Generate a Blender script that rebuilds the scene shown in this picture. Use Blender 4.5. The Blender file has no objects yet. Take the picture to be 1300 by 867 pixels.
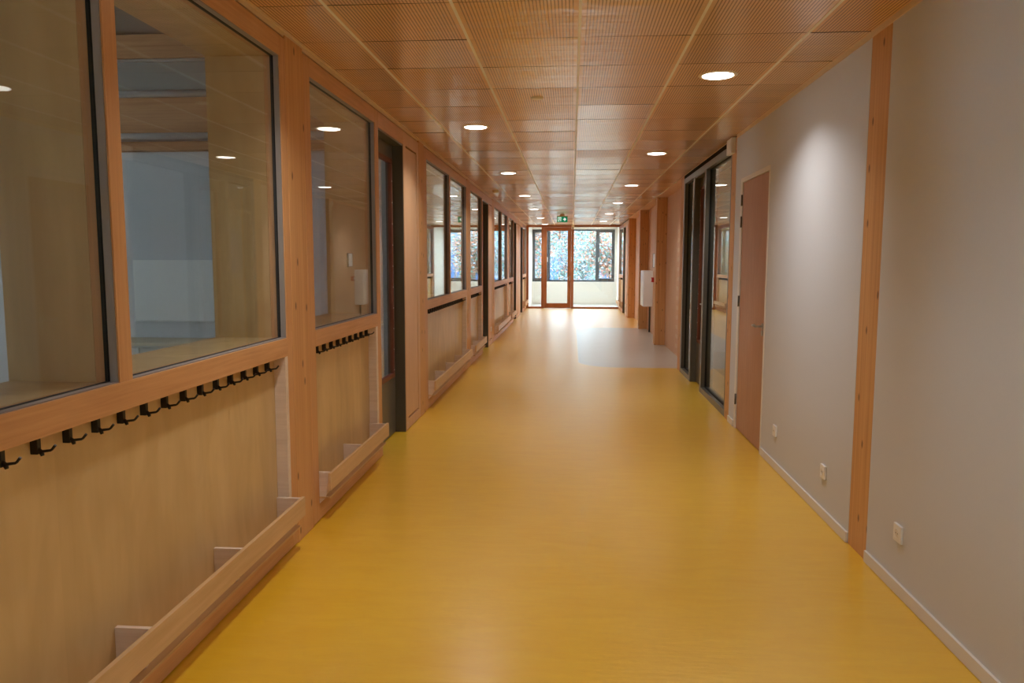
import bpy, bmesh, math, random
from mathutils import Vector, Matrix
random.seed(7)
S = bpy.context.scene
COL = S.collection
PI = math.pi
XL, XR = 1.505, 1.556          # distance of the left / right wall face from the camera line
H = 2.763                      # ceiling height
YE = 25.7                      # glazed end screen
YB = -3.6                      # back end of the corridor
MOD = 7.01

# ------------------------------------------------------------------ materials
def new_mat(name):
    m = bpy.data.materials.new(name); m.use_nodes = True
    nt = m.node_tree; nt.nodes.clear()
    out = nt.nodes.new('ShaderNodeOutputMaterial')
    b = nt.nodes.new('ShaderNodeBsdfPrincipled')
    nt.links.new(b.outputs[0], out.inputs[0])
    return m, nt, b, out
def node(nt, t, **kw):
    n = nt.nodes.new(t)
    for k, v in kw.items(): setattr(n, k, v)
    return n
def mth(nt, op, a, b=None, c=None):
    n = node(nt, 'ShaderNodeMath', operation=op)
    for i, v in enumerate((a, b, c)):
        if v is None: continue
        if isinstance(v, (int, float)): n.inputs[i].default_value = v
        else: nt.links.new(v, n.inputs[i])
    return n.outputs[0]
def srgb(r, g, b):
    f = lambda c: (c/255/12.92) if c/255 <= .04045 else ((c/255+.055)/1.055)**2.4
    return (f(r), f(g), f(b), 1)
def plain(name, c, rough=.5, spec=.5, metal=0, noise=0, nscale=20, bump=0):
    m, nt, b, out = new_mat(name)
    b.inputs['Roughness'].default_value = rough
    b.inputs['Metallic'].default_value = metal
    b.inputs['Specular IOR Level'].default_value = spec
    geo = node(nt, 'ShaderNodeNewGeometry')
    nz = node(nt, 'ShaderNodeTexNoise'); nz.inputs['Scale'].default_value = nscale
    nt.links.new(geo.outputs['Position'], nz.inputs['Vector'])
    mix = node(nt, 'ShaderNodeMixRGB'); mix.inputs[1].default_value = c
    mix.inputs[2].default_value = tuple(x*(1-noise) for x in c[:3])+(1,)
    nt.links.new(nz.outputs[0], mix.inputs[0]); nt.links.new(mix.outputs[0], b.inputs['Base Color'])
    if bump:
        bp = node(nt, 'ShaderNodeBump'); bp.inputs['Strength'].default_value = bump; bp.inputs['Distance'].default_value = .002
        nt.links.new(nz.outputs[0], bp.inputs['Height']); nt.links.new(bp.outputs[0], b.inputs['Normal'])
    return m
def wood(name, c1, c2, axis='z', across=30, along=1.2, rough=.45, knots=0, figure=0, board=0, spec=.35):
    """grain runs along axis; optional dark knots, birch figure and board width"""
    m, nt, b, out = new_mat(name)
    b.inputs['Roughness'].default_value = rough
    b.inputs['Specular IOR Level'].default_value = spec
    geo = node(nt, 'ShaderNodeNewGeometry')
    mp = node(nt, 'ShaderNodeMapping')
    sc = {'x': (along, across, across), 'y': (across, along, across), 'z': (across, across, along)}[axis]
    mp.inputs['Scale'].default_value = sc
    nt.links.new(geo.outputs['Position'], mp.inputs['Vector'])
    n1 = node(nt, 'ShaderNodeTexNoise'); n1.inputs['Scale'].default_value = 1; n1.inputs['Detail'].default_value = 5
    n1.inputs['Roughness'].default_value = .6; n1.inputs['Distortion'].default_value = .3
    nt.links.new(mp.outputs[0], n1.inputs['Vector'])
    rp = node(nt, 'ShaderNodeValToRGB'); rp.color_ramp.elements[0].position = .32; rp.color_ramp.elements[1].position = .68
    rp.color_ramp.elements[0].color = c2; rp.color_ramp.elements[1].color = c1
    nt.links.new(n1.outputs[0], rp.inputs[0])
    colr = rp.outputs[0]
    if figure:
        n2 = node(nt, 'ShaderNodeTexNoise'); n2.inputs['Scale'].default_value = 5; n2.inputs['Detail'].default_value = 2
        n2.inputs['Distortion'].default_value = 1.2
        mp2 = node(nt, 'ShaderNodeMapping'); mp2.inputs['Scale'].default_value = tuple(.35 if a == axis else 1 for a in 'xyz')
        nt.links.new(geo.outputs['Position'], mp2.inputs['Vector']); nt.links.new(mp2.outputs[0], n2.inputs['Vector'])
        mx = node(nt, 'ShaderNodeMixRGB', blend_type='MULTIPLY')
        r2 = node(nt, 'ShaderNodeValToRGB'); r2.color_ramp.elements[0].position = .35; r2.color_ramp.elements[1].position = .65
        r2.color_ramp.elements[0].color = (1-figure, 1-figure*1.2, 1-figure*1.4, 1); r2.color_ramp.elements[1].color = (1, 1, 1, 1)
        nt.links.new(n2.outputs[0], r2.inputs[0]); mx.inputs[0].default_value = 1
        nt.links.new(colr, mx.inputs[1]); nt.links.new(r2.outputs[0], mx.inputs[2]); colr = mx.outputs[0]
    if board:
        sp = node(nt, 'ShaderNodeSeparateXYZ'); nt.links.new(geo.outputs['Position'], sp.inputs[0])
        fl = mth(nt, 'FLOOR', mth(nt, 'DIVIDE', sp.outputs[1], board))
        wn = node(nt, 'ShaderNodeTexWhiteNoise', noise_dimensions='1D'); nt.links.new(fl, wn.inputs['W'])
        v = mth(nt, 'MULTIPLY_ADD', wn.outputs['Value'], .13, .90)
        mx = node(nt, 'ShaderNodeVectorMath', operation='SCALE')
        nt.links.new(colr, mx.inputs[0]); nt.links.new(v, mx.inputs['Scale']); colr = mx.outputs[0]
    if knots:
        sk = node(nt, 'ShaderNodeSeparateXYZ'); nt.links.new(geo.outputs['Position'], sk.inputs[0])
        ck = node(nt, 'ShaderNodeCombineXYZ')
        nt.links.new(mth(nt, 'MULTIPLY', mth(nt, 'ADD', mth(nt, 'MULTIPLY', sk.outputs[0], 1.7), sk.outputs[1]), knots), ck.inputs[0])
        nt.links.new(mth(nt, 'MULTIPLY', sk.outputs[2], knots*.5), ck.inputs[1])
        vo = node(nt, 'ShaderNodeTexVoronoi', voronoi_dimensions='2D'); vo.inputs['Scale'].default_value = 1; vo.inputs['Randomness'].default_value = 1
        nt.links.new(ck.outputs[0], vo.inputs['Vector'])
        r3 = node(nt, 'ShaderNodeValToRGB'); r3.color_ramp.elements[0].position = .035; r3.color_ramp.elements[1].position = .075
        r3.color_ramp.elements[0].color = (1, 1, 1, 1); r3.color_ramp.elements[1].color = (0, 0, 0, 1)
        nt.links.new(vo.outputs['Distance'], r3.inputs[0])
        mx = node(nt, 'ShaderNodeMixRGB'); nt.links.new(r3.outputs[0], mx.inputs[0]); nt.links.new(colr, mx.inputs[1])
        mx.inputs[2].default_value = tuple(x*.42 for x in c2[:3])+(1,); colr = mx.outputs[0]
    nt.links.new(colr, b.inputs['Base Color'])
    bp = node(nt, 'ShaderNodeBump'); bp.inputs['Strength'].default_value = .06; bp.inputs['Distance'].default_value = .002
    nt.links.new(n1.outputs[0], bp.inputs['Height']); nt.links.new(bp.outputs[0], b.inputs['Normal'])
    return m
def emit(name, c, s):
    m, nt, b, out = new_mat(name)
    b.inputs['Base Color'].default_value = c; b.inputs['Emission Color'].default_value = c
    b.inputs['Emission Strength'].default_value = s; b.inputs['Roughness'].default_value = .6
    return m
def glass_mat():
    m = bpy.data.materials.new('clear_glass'); m.use_nodes = True; nt = m.node_tree; nt.nodes.clear()
    out = node(nt, 'ShaderNodeOutputMaterial'); tr = node(nt, 'ShaderNodeBsdfTransparent'); gl = node(nt, 'ShaderNodeBsdfGlossy')
    tr.inputs[0].default_value = (.955, .963, .957, 1); gl.inputs['Roughness'].default_value = 0.0
    gl.inputs['Color'].default_value = (.97, 1, .99, 1)
    lw = node(nt, 'ShaderNodeLayerWeight'); lw.inputs['Blend'].default_value = .5
    f = mth(nt, 'POWER', lw.outputs['Facing'], 5.0); f = mth(nt, 'MULTIPLY_ADD', f, .95, .045)
    mx = node(nt, 'ShaderNodeMixShader'); nt.links.new(f, mx.inputs[0])
    nt.links.new(tr.outputs[0], mx.inputs[1]); nt.links.new(gl.outputs[0], mx.inputs[2]); nt.links.new(mx.outputs[0], out.inputs[0])
    return m

M = {}
M['frame_v'] = wood('veneer_frame_upright', srgb(220,166,112), srgb(206,150,96), 'z', 60, 2.0, .45, figure=.05)
M['frame_h'] = wood('veneer_frame_rail', srgb(222,168,114), srgb(206,150,96), 'y', 60, 2.0, .42, figure=.07)
M['post'] = wood('spruce_post', srgb(222,170,112), srgb(202,146,90), 'z', 45, .8, .5, knots=5.5)
M['ply'] = wood('birch_plywood', srgb(222,190,136), srgb(214,180,124), 'z', 9, .8, .38, figure=.12, board=.31, spec=.45)
M['ply_h'] = wood('birch_plywood_long', srgb(222,184,136), srgb(208,168,118), 'y', 30, 1.5, .4, figure=.07)
M['ply_cut'] = wood('birch_plywood_cut', srgb(236,216,196), srgb(222,200,178), 'x', 50, 3, .5, figure=.04)
M['panel'] = wood('sand_panel', srgb(220,176,134), srgb(210,164,122), 'z', 60, 2, .45, figure=.04)
M['clt'] = wood('spruce_wall_board', srgb(228,184,146), srgb(214,166,128), 'z', 50, 1.2, .55, knots=0, figure=.04)
M['doorwood'] = wood('oak_laminate', srgb(196,148,118), srgb(178,130,102), 'z', 120, 3, .45, figure=.04)
M['endwood_v'] = wood('dark_larch_upright', srgb(184,118,74), srgb(156,94,58), 'z', 40, 1.5, .35, figure=.18)
M['endwood_h'] = wood('dark_larch_cross', srgb(180,112,70), srgb(154,90,56), 'x', 40, 1.5, .35, figure=.18)
M['bead'] = wood('meranti_bead', srgb(122,70,50), srgb(102,56,40), 'z', 60, 2, .4)
M['anthracite'] = plain('anthracite_paint', srgb(94,90,80), .32, .5, noise=.05, nscale=60)
M['winframe'] = plain('grey_aluminium', srgb(82,88,92), .4, .5)
M['white'] = plain('white_wall_paint', srgb(214,214,215), .75, .3, noise=.035, nscale=90, bump=.12)
M['whitepaint'] = plain('white_lacquer', srgb(228,222,212), .4, .5)
M['whiteplastic'] = plain('white_plastic', srgb(238,236,232), .35, .5)
M['beige'] = plain('beige_plastic', srgb(232,218,190), .5, .4)
M['trim'] = plain('birch_coloured_trim', srgb(228,200,156), .45, .4)
M['tbar'] = plain('cream_metal_rail', srgb(246,240,224), .4, .5)
M['lobbywhite'] = plain('cream_lobby_paint', srgb(240,233,222), .7, .3)
M['beam'] = wood('spruce_beam', srgb(206,160,116), srgb(186,138,96), 'x', 40, 1.0, .6, figure=.1)
M['ductgrey'] = plain('matt_grey_duct', srgb(150,152,146), .6, .3)
M['gasket'] = plain('black_rubber', srgb(22,22,22), .6, .3)
M['aluedge'] = plain('grey_edge', srgb(150,140,134), .5, .5)
M['hook'] = plain('black_powder_coat', srgb(20,18,17), .42, .5)
M['steel'] = plain('brushed_steel', srgb(170,168,160), .3, .5, metal=.9)
M['darksteel'] = plain('dull_steel', srgb(110,106,98), .4, .5, metal=.7)
M['red'] = plain('red_plastic', srgb(176,30,22), .4, .5)
M['dark'] = plain('painted_gap_shade', srgb(28,24,22), .9, .1)  # near-black colour stands for the shade in joints, gaps and voids
M['duct'] = plain('galvanised_duct', srgb(206,210,212), .4, .5, metal=.2)
M['classfloor'] = plain('classroom_floor', srgb(168,150,122), .5, .4)
M['lobbyfloor'] = plain('pale_grey_floor', srgb(206,208,204), .35, .5)
M['glass'] = glass_mat()
M['lamp'] = emit('lit_diffuser', (1, .95, .88, 1), 6.0)
M['green'] = emit('lit_green_sign', srgb(0,140,100), .55)
M['signwhite'] = emit('lit_white_sign', (.9, 1, .95, 1), .8)
M['concrete'] = plain('grey_render', srgb(150,150,146), .8, .2)
M['bark'] = plain('bark', srgb(120,118,104), .9, .1, noise=.5, nscale=6)
M['leaf_orange'] = plain('autumn_leaf', srgb(200,146,122), .7, .2, noise=.3, nscale=2)
M['leaf_green'] = plain('pale_green_leaf', srgb(112,156,140), .7, .2, noise=.3, nscale=2)
M['leaf_pale'] = plain('pale_leaf', srgb(174,190,202), .7, .2, noise=.2, nscale=2)
M['grass'] = plain('lawn', srgb(128,126,118), .9, .1, noise=.3, nscale=3)
M['blueclad'] = plain('blue_cladding', srgb(70,116,176), .6, .3, noise=.2, nscale=.8)
M['bluewhite'] = plain('pale_blue_wall', srgb(122,142,160), .7, .3)

def floor_mat():
    m, nt, b, out = new_mat('yellow_and_grey_linoleum')
    geo = node(nt, 'ShaderNodeNewGeometry'); sp = node(nt, 'ShaderNodeSeparateXYZ'); nt.links.new(geo.outputs['Position'], sp.inputs[0])
    X, Y = sp.outputs[0], sp.outputs[1]
    # grey inlay: box x>0.12, 11.36<y<18.25, round corner r .75
    cx, cy, hx, hy, r = 0.12+2.0, (11.36+18.25)/2, 2.0, (18.25-11.36)/2, .62
    qx = mth(nt, 'MAXIMUM', mth(nt, 'SUBTRACT', mth(nt, 'ABSOLUTE', mth(nt, 'SUBTRACT', X, cx)), hx-r), 0)
    qy = mth(nt, 'MAXIMUM', mth(nt, 'SUBTRACT', mth(nt, 'ABSOLUTE', mth(nt, 'SUBTRACT', Y, cy)), hy-r), 0)
    d = mth(nt, 'SUBTRACT', mth(nt, 'SQRT', mth(nt, 'ADD', mth(nt, 'MULTIPLY', qx, qx), mth(nt, 'MULTIPLY', qy, qy))), r)
    mask = mth(nt, 'LESS_THAN', d, 0)
    seam = mth(nt, 'LESS_THAN', mth(nt, 'ABSOLUTE', d), .006)
    mp = node(nt, 'ShaderNodeMapping'); mp.inputs['Scale'].default_value = (1.4, 5.5, 1)
    nt.links.new(geo.outputs['Position'], mp.inputs['Vector'])
    n1 = node(nt, 'ShaderNodeTexNoise'); n1.inputs['Scale'].default_value = 2.2; n1.inputs['Detail'].default_value = 8; n1.inputs['Roughness'].default_value = .65
    n1.inputs['Distortion'].default_value = .8
    nt.links.new(mp.outputs[0], n1.inputs['Vector'])
    ry = node(nt, 'ShaderNodeValToRGB'); ry.color_ramp.elements[0].position = .3; ry.color_ramp.elements[1].position = .72
    ry.color_ramp.elements[0].color = srgb(230,176,14); ry.color_ramp.elements[1].color = srgb(238,190,38)
    rg = node(nt, 'ShaderNodeValToRGB'); rg.color_ramp.elements[0].position = .3; rg.color_ramp.elements[1].position = .72
    rg.color_ramp.elements[0].color = srgb(176,173,160); rg.color_ramp.elements[1].color = srgb(190,187,174)
    nt.links.new(n1.outputs[0], ry.inputs[0]); nt.links.new(n1.outputs[0], rg.inputs[0])
    mx = node(nt, 'ShaderNodeMixRGB'); nt.links.new(mask, mx.inputs[0]); nt.links.new(ry.outputs[0], mx.inputs[1]); nt.links.new(rg.outputs[0], mx.inputs[2])
    m2 = node(nt, 'ShaderNodeMixRGB'); nt.links.new(seam, m2.inputs[0]); nt.links.new(mx.outputs[0], m2.inputs[1]); m2.inputs[2].default_value = srgb(214,200,160)
    nt.links.new(m2.outputs[0], b.inputs['Base Color'])
    b.inputs['Specular IOR Level'].default_value = .5
    b.inputs['Roughness'].default_value = .42; b.inputs['Coat Weight'].default_value = 1.0; b.inputs['Coat IOR'].default_value = 1.75
    rr = mth(nt, 'MULTIPLY_ADD', n1.outputs[0], .03, .27); nt.links.new(rr, b.inputs['Coat Roughness'])
    n2 = node(nt, 'ShaderNodeTexNoise'); n2.inputs['Scale'].default_value = 7; n2.inputs['Detail'].default_value = 3
    nt.links.new(mp.outputs[0], n2.inputs['Vector'])
    bp = node(nt, 'ShaderNodeBump'); bp.inputs['Strength'].default_value = .22; bp.inputs['Distance'].default_value = .004
    nt.links.new(n2.outputs[0], bp.inputs['Height']); nt.links.new(bp.outputs[0], b.inputs['Normal']); nt.links.new(bp.outputs[0], b.inputs['Coat Normal'])
    return m
M['floor'] = floor_mat()
def ceil_mat():
    m, nt, b, out = new_mat('slotted_wood_ceiling_tile')
    geo = node(nt, 'ShaderNodeNewGeometry'); sp = node(nt, 'ShaderNodeSeparateXYZ'); nt.links.new(geo.outputs['Position'], sp.inputs[0])
    X, Y = sp.outputs[0], sp.outputs[1]
    ux = mth(nt, 'SUBTRACT', X, .028); uy = mth(nt, 'SUBTRACT', Y, 3.676)
    st = mth(nt, 'PINGPONG', ux, .6/35/2)                      # 0 .. .00857
    slot = mth(nt, 'LESS_THAN', st, .0030)
    ex = mth(nt, 'GREATER_THAN', mth(nt, 'PINGPONG', ux, .3), .026)
    ey = mth(nt, 'GREATER_THAN', mth(nt, 'PINGPONG', uy, .3), .005)
    slot = mth(nt, 'MULTIPLY', slot, mth(nt, 'MULTIPLY', ex, ey))
    wn = node(nt, 'ShaderNodeTexWhiteNoise', noise_dimensions='2D')
    cb = node(nt, 'ShaderNodeCombineXYZ'); nt.links.new(mth(nt, 'FLOOR', mth(nt, 'DIVIDE', ux, .6)), cb.inputs[0]); nt.links.new(mth(nt, 'FLOOR', mth(nt, 'DIVIDE', uy, .6)), cb.inputs[1])
    nt.links.new(cb.outputs[0], wn.inputs['Vector'])
    mp = node(nt, 'ShaderNodeMapping'); mp.inputs['Scale'].default_value = (2.5, 9, 1); nt.links.new(geo.outputs['Position'], mp.inputs['Vector'])
    n1 = node(nt, 'ShaderNodeTexNoise'); n1.inputs['Scale'].default_value = 1.2; n1.inputs['Detail'].default_value = 4; nt.links.new(mp.outputs[0], n1.inputs['Vector'])
    f = mth(nt, 'ADD', mth(nt, 'MULTIPLY', wn.outputs['Value'], .6), mth(nt, 'MULTIPLY', n1.outputs[0], .4))
    rp = node(nt, 'ShaderNodeMixRGB'); rp.inputs[1].default_value = srgb(232,180,104); rp.inputs[2].default_value = srgb(238,200,156)
    nt.links.new(f, rp.inputs[0])
    mx = node(nt, 'ShaderNodeMixRGB'); nt.links.new(slot, mx.inputs[0]); nt.links.new(rp.outputs[0], mx.inputs[1]); mx.inputs[2].default_value = srgb(156,108,66)
    nt.links.new(mx.outputs[0], b.inputs['Base Color']); b.inputs['Roughness'].default_value = .33; b.inputs['Specular IOR Level'].default_value = .4
    mp2 = node(nt, 'ShaderNodeMapping'); mp2.inputs['Scale'].default_value = (1.1, 5, 1); nt.links.new(geo.outputs['Position'], mp2.inputs['Vector'])
    n2 = node(nt, 'ShaderNodeTexNoise'); n2.inputs['Scale'].default_value = 2; n2.inputs['Detail'].default_value = 2; nt.links.new(mp2.outputs[0], n2.inputs['Vector'])
    bp = node(nt, 'ShaderNodeBump'); bp.inputs['Strength'].default_value = 1.0; bp.inputs['Distance'].default_value = .006
    nt.links.new(n2.outputs[0], bp.inputs['Height']); nt.links.new(bp.outputs[0], b.inputs['Normal']); nt.links.new(bp.outputs[0], b.inputs['Coat Normal'])
    wn2 = node(nt, 'ShaderNodeTexWhiteNoise', noise_dimensions='3D'); nt.links.new(cb.outputs[0], wn2.inputs['Vector'])
    nt.links.new(mth(nt, 'MULTIPLY_ADD', wn2.outputs['Value'], .9, .25), b.inputs['Coat Weight']); b.inputs['Coat IOR'].default_value = 1.6; b.inputs['Coat Roughness'].default_value = .2
    return m
M['ceil'] = ceil_mat()
def clt_patched():
    m = M['clt'].copy(); m.name = 'spruce_wall_with_filler_spots'; nt = m.node_tree
    b = next(n for n in nt.nodes if n.type == 'BSDF_PRINCIPLED')
    old = b.inputs['Base Color'].links[0].from_socket
    geo = node(nt, 'ShaderNodeNewGeometry'); sp = node(nt, 'ShaderNodeSeparateXYZ'); nt.links.new(geo.outputs['Position'], sp.inputs[0])
    nz = node(nt, 'ShaderNodeTexNoise'); nz.inputs['Scale'].default_value = 9; nt.links.new(geo.outputs['Position'], nz.inputs['Vector'])
    dy = mth(nt, 'DIVIDE', mth(nt, 'SUBTRACT', sp.outputs[1], 12.95), .16)
    dz = mth(nt, 'DIVIDE', mth(nt, 'SUBTRACT', mth(nt, 'PINGPONG', sp.outputs[2], .08), .0), .042)
    d = mth(nt, 'ADD', mth(nt, 'MULTIPLY', dy, dy), mth(nt, 'MULTIPLY', dz, dz))
    d = mth(nt, 'ADD', d, mth(nt, 'MULTIPLY', mth(nt, 'SUBTRACT', nz.outputs[0], .5), 1.6))
    k = mth(nt, 'MULTIPLY', mth(nt, 'LESS_THAN', d, .8), mth(nt, 'LESS_THAN', sp.outputs[2], 2.1))
    k = mth(nt, 'MULTIPLY', k, .55)
    mx = node(nt, 'ShaderNodeMixRGB'); nt.links.new(k, mx.inputs[0]); nt.links.new(old, mx.inputs[1]); mx.inputs[2].default_value = srgb(228,204,172)
    nt.links.new(mx.outputs[0], b.inputs['Base Color'])
    return m
M['clt_spots'] = clt_patched()

# ------------------------------------------------------------------ mesh helpers
class MB:
    """collects shapes and links them as one mesh object"""
    def __init__(s): s.bm = bmesh.new(); s.mats = []
    def mi(s, m):
        if m is None: return 0
        if m not in s.mats: s.mats.append(m)
        return s.mats.index(m)
    def box(s, x0, x1, y0, y1, z0, z1, m=None, bev=0):
        x0, x1 = sorted((x0, x1)); y0, y1 = sorted((y0, y1)); z0, z1 = sorted((z0, z1))
        vs = [s.bm.verts.new(p) for p in ((x0,y0,z0),(x1,y0,z0),(x1,y1,z0),(x0,y1,z0),(x0,y0,z1),(x1,y0,z1),(x1,y1,z1),(x0,y1,z1))]
        k = s.mi(m); fs = []
        for q in ((0,3,2,1),(4,5,6,7),(0,1,5,4),(1,2,6,5),(2,3,7,6),(3,0,4,7)):
            f = s.bm.faces.new([vs[i] for i in q]); f.material_index = k; fs.append(f)
        if bev:
            es = list({e for f in fs for e in f.edges})
            r = bmesh.ops.bevel(s.bm, geom=es, offset=bev, segments=2, affect='EDGES', profile=.5)
            for f in r['faces']: f.material_index = k
        return s
    def cyl(s, p0, p1, r0, r1=None, n=16, m=None, cap=True):
        r1 = r0 if r1 is None else r1
        p0, p1 = Vector(p0), Vector(p1); ax = (p1-p0).normalized()
        u = ax.orthogonal().normalized(); v = ax.cross(u); k = s.mi(m)
        a = [s.bm.verts.new(p0+(u*math.cos(t)+v*math.sin(t))*r0) for t in [2*PI*i/n for i in range(n)]]
        b = [s.bm.verts.new(p1+(u*math.cos(t)+v*math.sin(t))*r1) for t in [2*PI*i/n for i in range(n)]]
        for i in range(n):
            f = s.bm.faces.new((a[i], a[(i+1)%n], b[(i+1)%n], b[i])); f.material_index = k; f.smooth = True
        if cap:
            f = s.bm.faces.new(a[::-1]); f.material_index = k
            f = s.bm.faces.new(b); f.material_index = k
        return s
    def tube(s, pts, r, n=8, m=None):
        pts = [Vector(p) for p in pts]; rings = []; k = s.mi(m); prev = None
        for i, p in enumerate(pts):
            t = (pts[min(i+1, len(pts)-1)]-pts[max(i-1, 0)]).normalized()
            u = t.orthogonal().normalized() if prev is None else (prev-t*prev.dot(t)).normalized()
            prev = u; v = t.cross(u); rr = r[i] if isinstance(r, (list, tuple)) else r
            rings.append([s.bm.verts.new(p+(u*math.cos(2*PI*j/n)+v*math.sin(2*PI*j/n))*rr) for j in range(n)])
        for a, b in zip(rings, rings[1:]):
            for j in range(n):
                f = s.bm.faces.new((a[j], a[(j+1)%n], b[(j+1)%n], b[j])); f.material_index = k; f.smooth = True
        for f in (s.bm.faces.new(rings[0][::-1]), s.bm.faces.new(rings[-1])): f.material_index = k
        return s
    def poly(s, pts, y, t, m=None):
        """flat outline in the XZ plane, extruded along +Y by t"""
        k = s.mi(m)
        a = [s.bm.verts.new((p[0], y, p[1])) for p in pts]; b = [s.bm.verts.new((p[0], y+t, p[1])) for p in pts]
        n = len(pts)
        for fv in [a, b[::-1]]+[(a[i], b[i], b[(i+1)%n], a[(i+1)%n]) for i in range(n)]:
            f = s.bm.faces.new(fv); f.material_index = k
        return s
    def lathe(s, prof, n=40, m=None, c=(0,0,0)):
        k = s.mi(m); rings = []
        for r, z in prof:
            rings.append([s.bm.verts.new((c[0]+r*math.cos(2*PI*j/n), c[1]+r*math.sin(2*PI*j/n), c[2]+z)) for j in range(n)])
        for a, b in zip(rings, rings[1:]):
            for j in range(n):
                f = s.bm.faces.new((a[j], a[(j+1)%n], b[(j+1)%n], b[j])); f.material_index = k; f.smooth = True
        return s
    def done(s, name, mat=None, parent=None, loc=None):
        bmesh.ops.recalc_face_normals(s.bm, faces=s.bm.faces)
        me = bpy.data.meshes.new(name); s.bm.to_mesh(me); s.bm.free()
        if mat is not None and not s.mats: me.materials.append(mat)
        for m in s.mats: me.materials.append(m)
        o = bpy.data.objects.new(name, me); COL.objects.link(o)
        if parent is not None: o.parent = parent
        if loc is not None: o.location = loc
        return o
def tag(o, label=None, cat=None, group=None, kind=None):
    if label: o['label'] = label
    if cat: o['category'] = cat
    if group: o['group'] = group
    if kind: o['kind'] = kind
    return o
def thing(name, label, cat, loc=(0,0,0), group=None, kind=None):
    o = bpy.data.objects.new(name, None); COL.objects.link(o); o.location = loc; o.empty_display_size = .1
    return tag(o, label, cat, group, kind)
def dup(o, parent=None):
    c = o.copy(); COL.objects.link(c); c.parent = parent
    for ch in list(o.children): dup(ch, c)
    return c
ORD = ['first','second','third','fourth','fifth','sixth','seventh','eighth','ninth','tenth','eleventh','twelfth','thirteenth','fourteenth','fifteenth','sixteenth','seventeenth','eighteenth','nineteenth','twentieth','twenty-first']

# side mapper: d = depth behind the wall face (negative = into the corridor)
def sx(side, d): return -(XL+d) if side < 0 else XR+d
def sbox(mb, side, d0, d1, y0, y1, z0, z1, m=None, bev=0): return mb.box(sx(side,d0), sx(side,d1), y0, y1, z0, z1, m, bev)

# ------------------------------------------------------------------ shell
WD = .385    # wall depth of the left partition
o = MB().box(-2.0, 2.1, YB, YE, -.12, 0, M['floor']).done('floor')
tag(o, 'yellow marbled linoleum corridor floor with a grey inlay on the right', 'floor', kind='structure')

# ceiling tiles, each very slightly out of level, edges and backing painted dark for shade in the joints
mb = MB()
xe = [-1.518, -1.172, -.572, .028, .628, 1.228, 1.566]
ys = [3.676+.6*j for j in range(-12, 37)]; ys = [-.95]+[y for y in ys if -.9 < y < YE-.1]+[YE]
for i in range(len(xe)-1):
    for j in range(len(ys)-1):
        x0, x1, y0, y1 = xe[i]+.002, xe[i+1]-.002, ys[j]+.004, ys[j+1]-.004
        tx, ty = random.gauss(0, .0015), random.gauss(0, .0022)
        v = []
        for (x, y) in ((x0,y0),(x1,y0),(x1,y1),(x0,y1)):
            z = H+(x-(x0+x1)/2)*tx+(y-(y0+y1)/2)*ty
            v.append((x, y, z))
        lo = [mb.bm.verts.new(p) for p in v]; hi = [mb.bm.verts.new((p[0], p[1], p[2]+.02)) for p in v]
        k, kd = mb.mi(M['ceil']), mb.mi(M['dark'])
        for n_, q in enumerate((lo[::-1], hi, *[(lo[a], lo[(a+1)%4], hi[(a+1)%4], hi[a]) for a in range(4)])):
            f = mb.bm.faces.new(q); f.material_index = k if n_ == 0 else kd
for x in xe[1:-1]:
    mb.box(x-.0075, x+.0075, -.95, YE, H-.003, H+.03, M['tbar'])
for y in ys[1:-1]: mb.box(-1.51, 1.56, y-.006, y+.006, H+.004, H+.03, M['dark'])
mb.box(-1.6, 1.80, -.95, YE, H+.03, H+.05, M['dark']).box(-1.6, 1.6, -1.02, -.95, H-.01, 3.75, M['white'])
o = mb.done('ceiling'); tag(o, 'suspended ceiling of slotted wood tiles in pale metal rails', 'ceiling', kind='structure')
# edge trims
o = MB().box(-1.532, -1.512, -.95, YE, 2.728, H+.03, M['trim']).box(-1.512, -1.504, -.95, YE, H-.010, H+.03, M['trim']).done('trim_1')
tag(o, 'pale trim between the slotted ceiling and the left timber frames', 'trim', kind='structure')
mb = MB().box(1.548, XR+.001, -.95, 7.55, 2.732, H+.03, M['trim']).box(1.556, 1.566, 7.98, YE, H-.006, H+.03, M['trim'])
o = mb.done('trim_2'); tag(o, 'pale trim between the slotted ceiling and the right wall', 'trim', kind='structure')

# roof over everything
mb = MB().box(-8.4, 6.2, -1.7, YE+.02, 3.75, 3.95, M['concrete']).box(-8.4, 6.2, YB-.2, -3.1, 3.75, 3.95, M['concrete']).box(-8.4, -1.1, -3.1, -1.7, 3.75, 3.95, M['concrete']).box(1.1, 6.2, -3.1, -1.7, 3.75, 3.95, M['concrete'])
o = mb.done('ceiling_roof'); tag(o, 'flat roof slab above the ceilings', 'roof', kind='structure')

# right wall: white part, timber part with recesses
RL = ['white painted right wall nearest the camera', 'white painted right wall between the wooden post and the oak door', 'narrow white wall strip beside the oak door']
for (a, b), n in zip(((YB, 4.02), (4.28, 6.278), (7.333, 7.58)), RL):
    o = MB().box(XR, XR+.25, a, b, 0, 3.75, M['white']).done('wall_right'); tag(o, n, 'wall', kind='structure')
mb = MB().box(XR, XR+.25, 6.278, 7.333, 2.33, 3.75, M['white']).box(XR+.06, XR+.25, 6.278, 7.333, 0, 2.33, M['white'])
o = mb.done('wall_right'); tag(o, 'white wall above the oak door', 'wall', kind='structure')
o = MB().box(XR+.192, XR+.25, 4.02, 4.28, 0, 3.75, M['white']).done('wall_right'); tag(o, 'wall behind the flush wooden post', 'wall', kind='structure')
o = MB().box(XR+.2, XR+.25, 7.58, 7.80, 0, 3.75, M['dark']).box(XR+.002, XR+.25, 7.80, 11.03, H, 3.75, M['dark']).done('wall_right'); tag(o, 'dark wall behind and above the framed screen', 'wall', kind='structure')
mb = MB()
RD = .205
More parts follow.
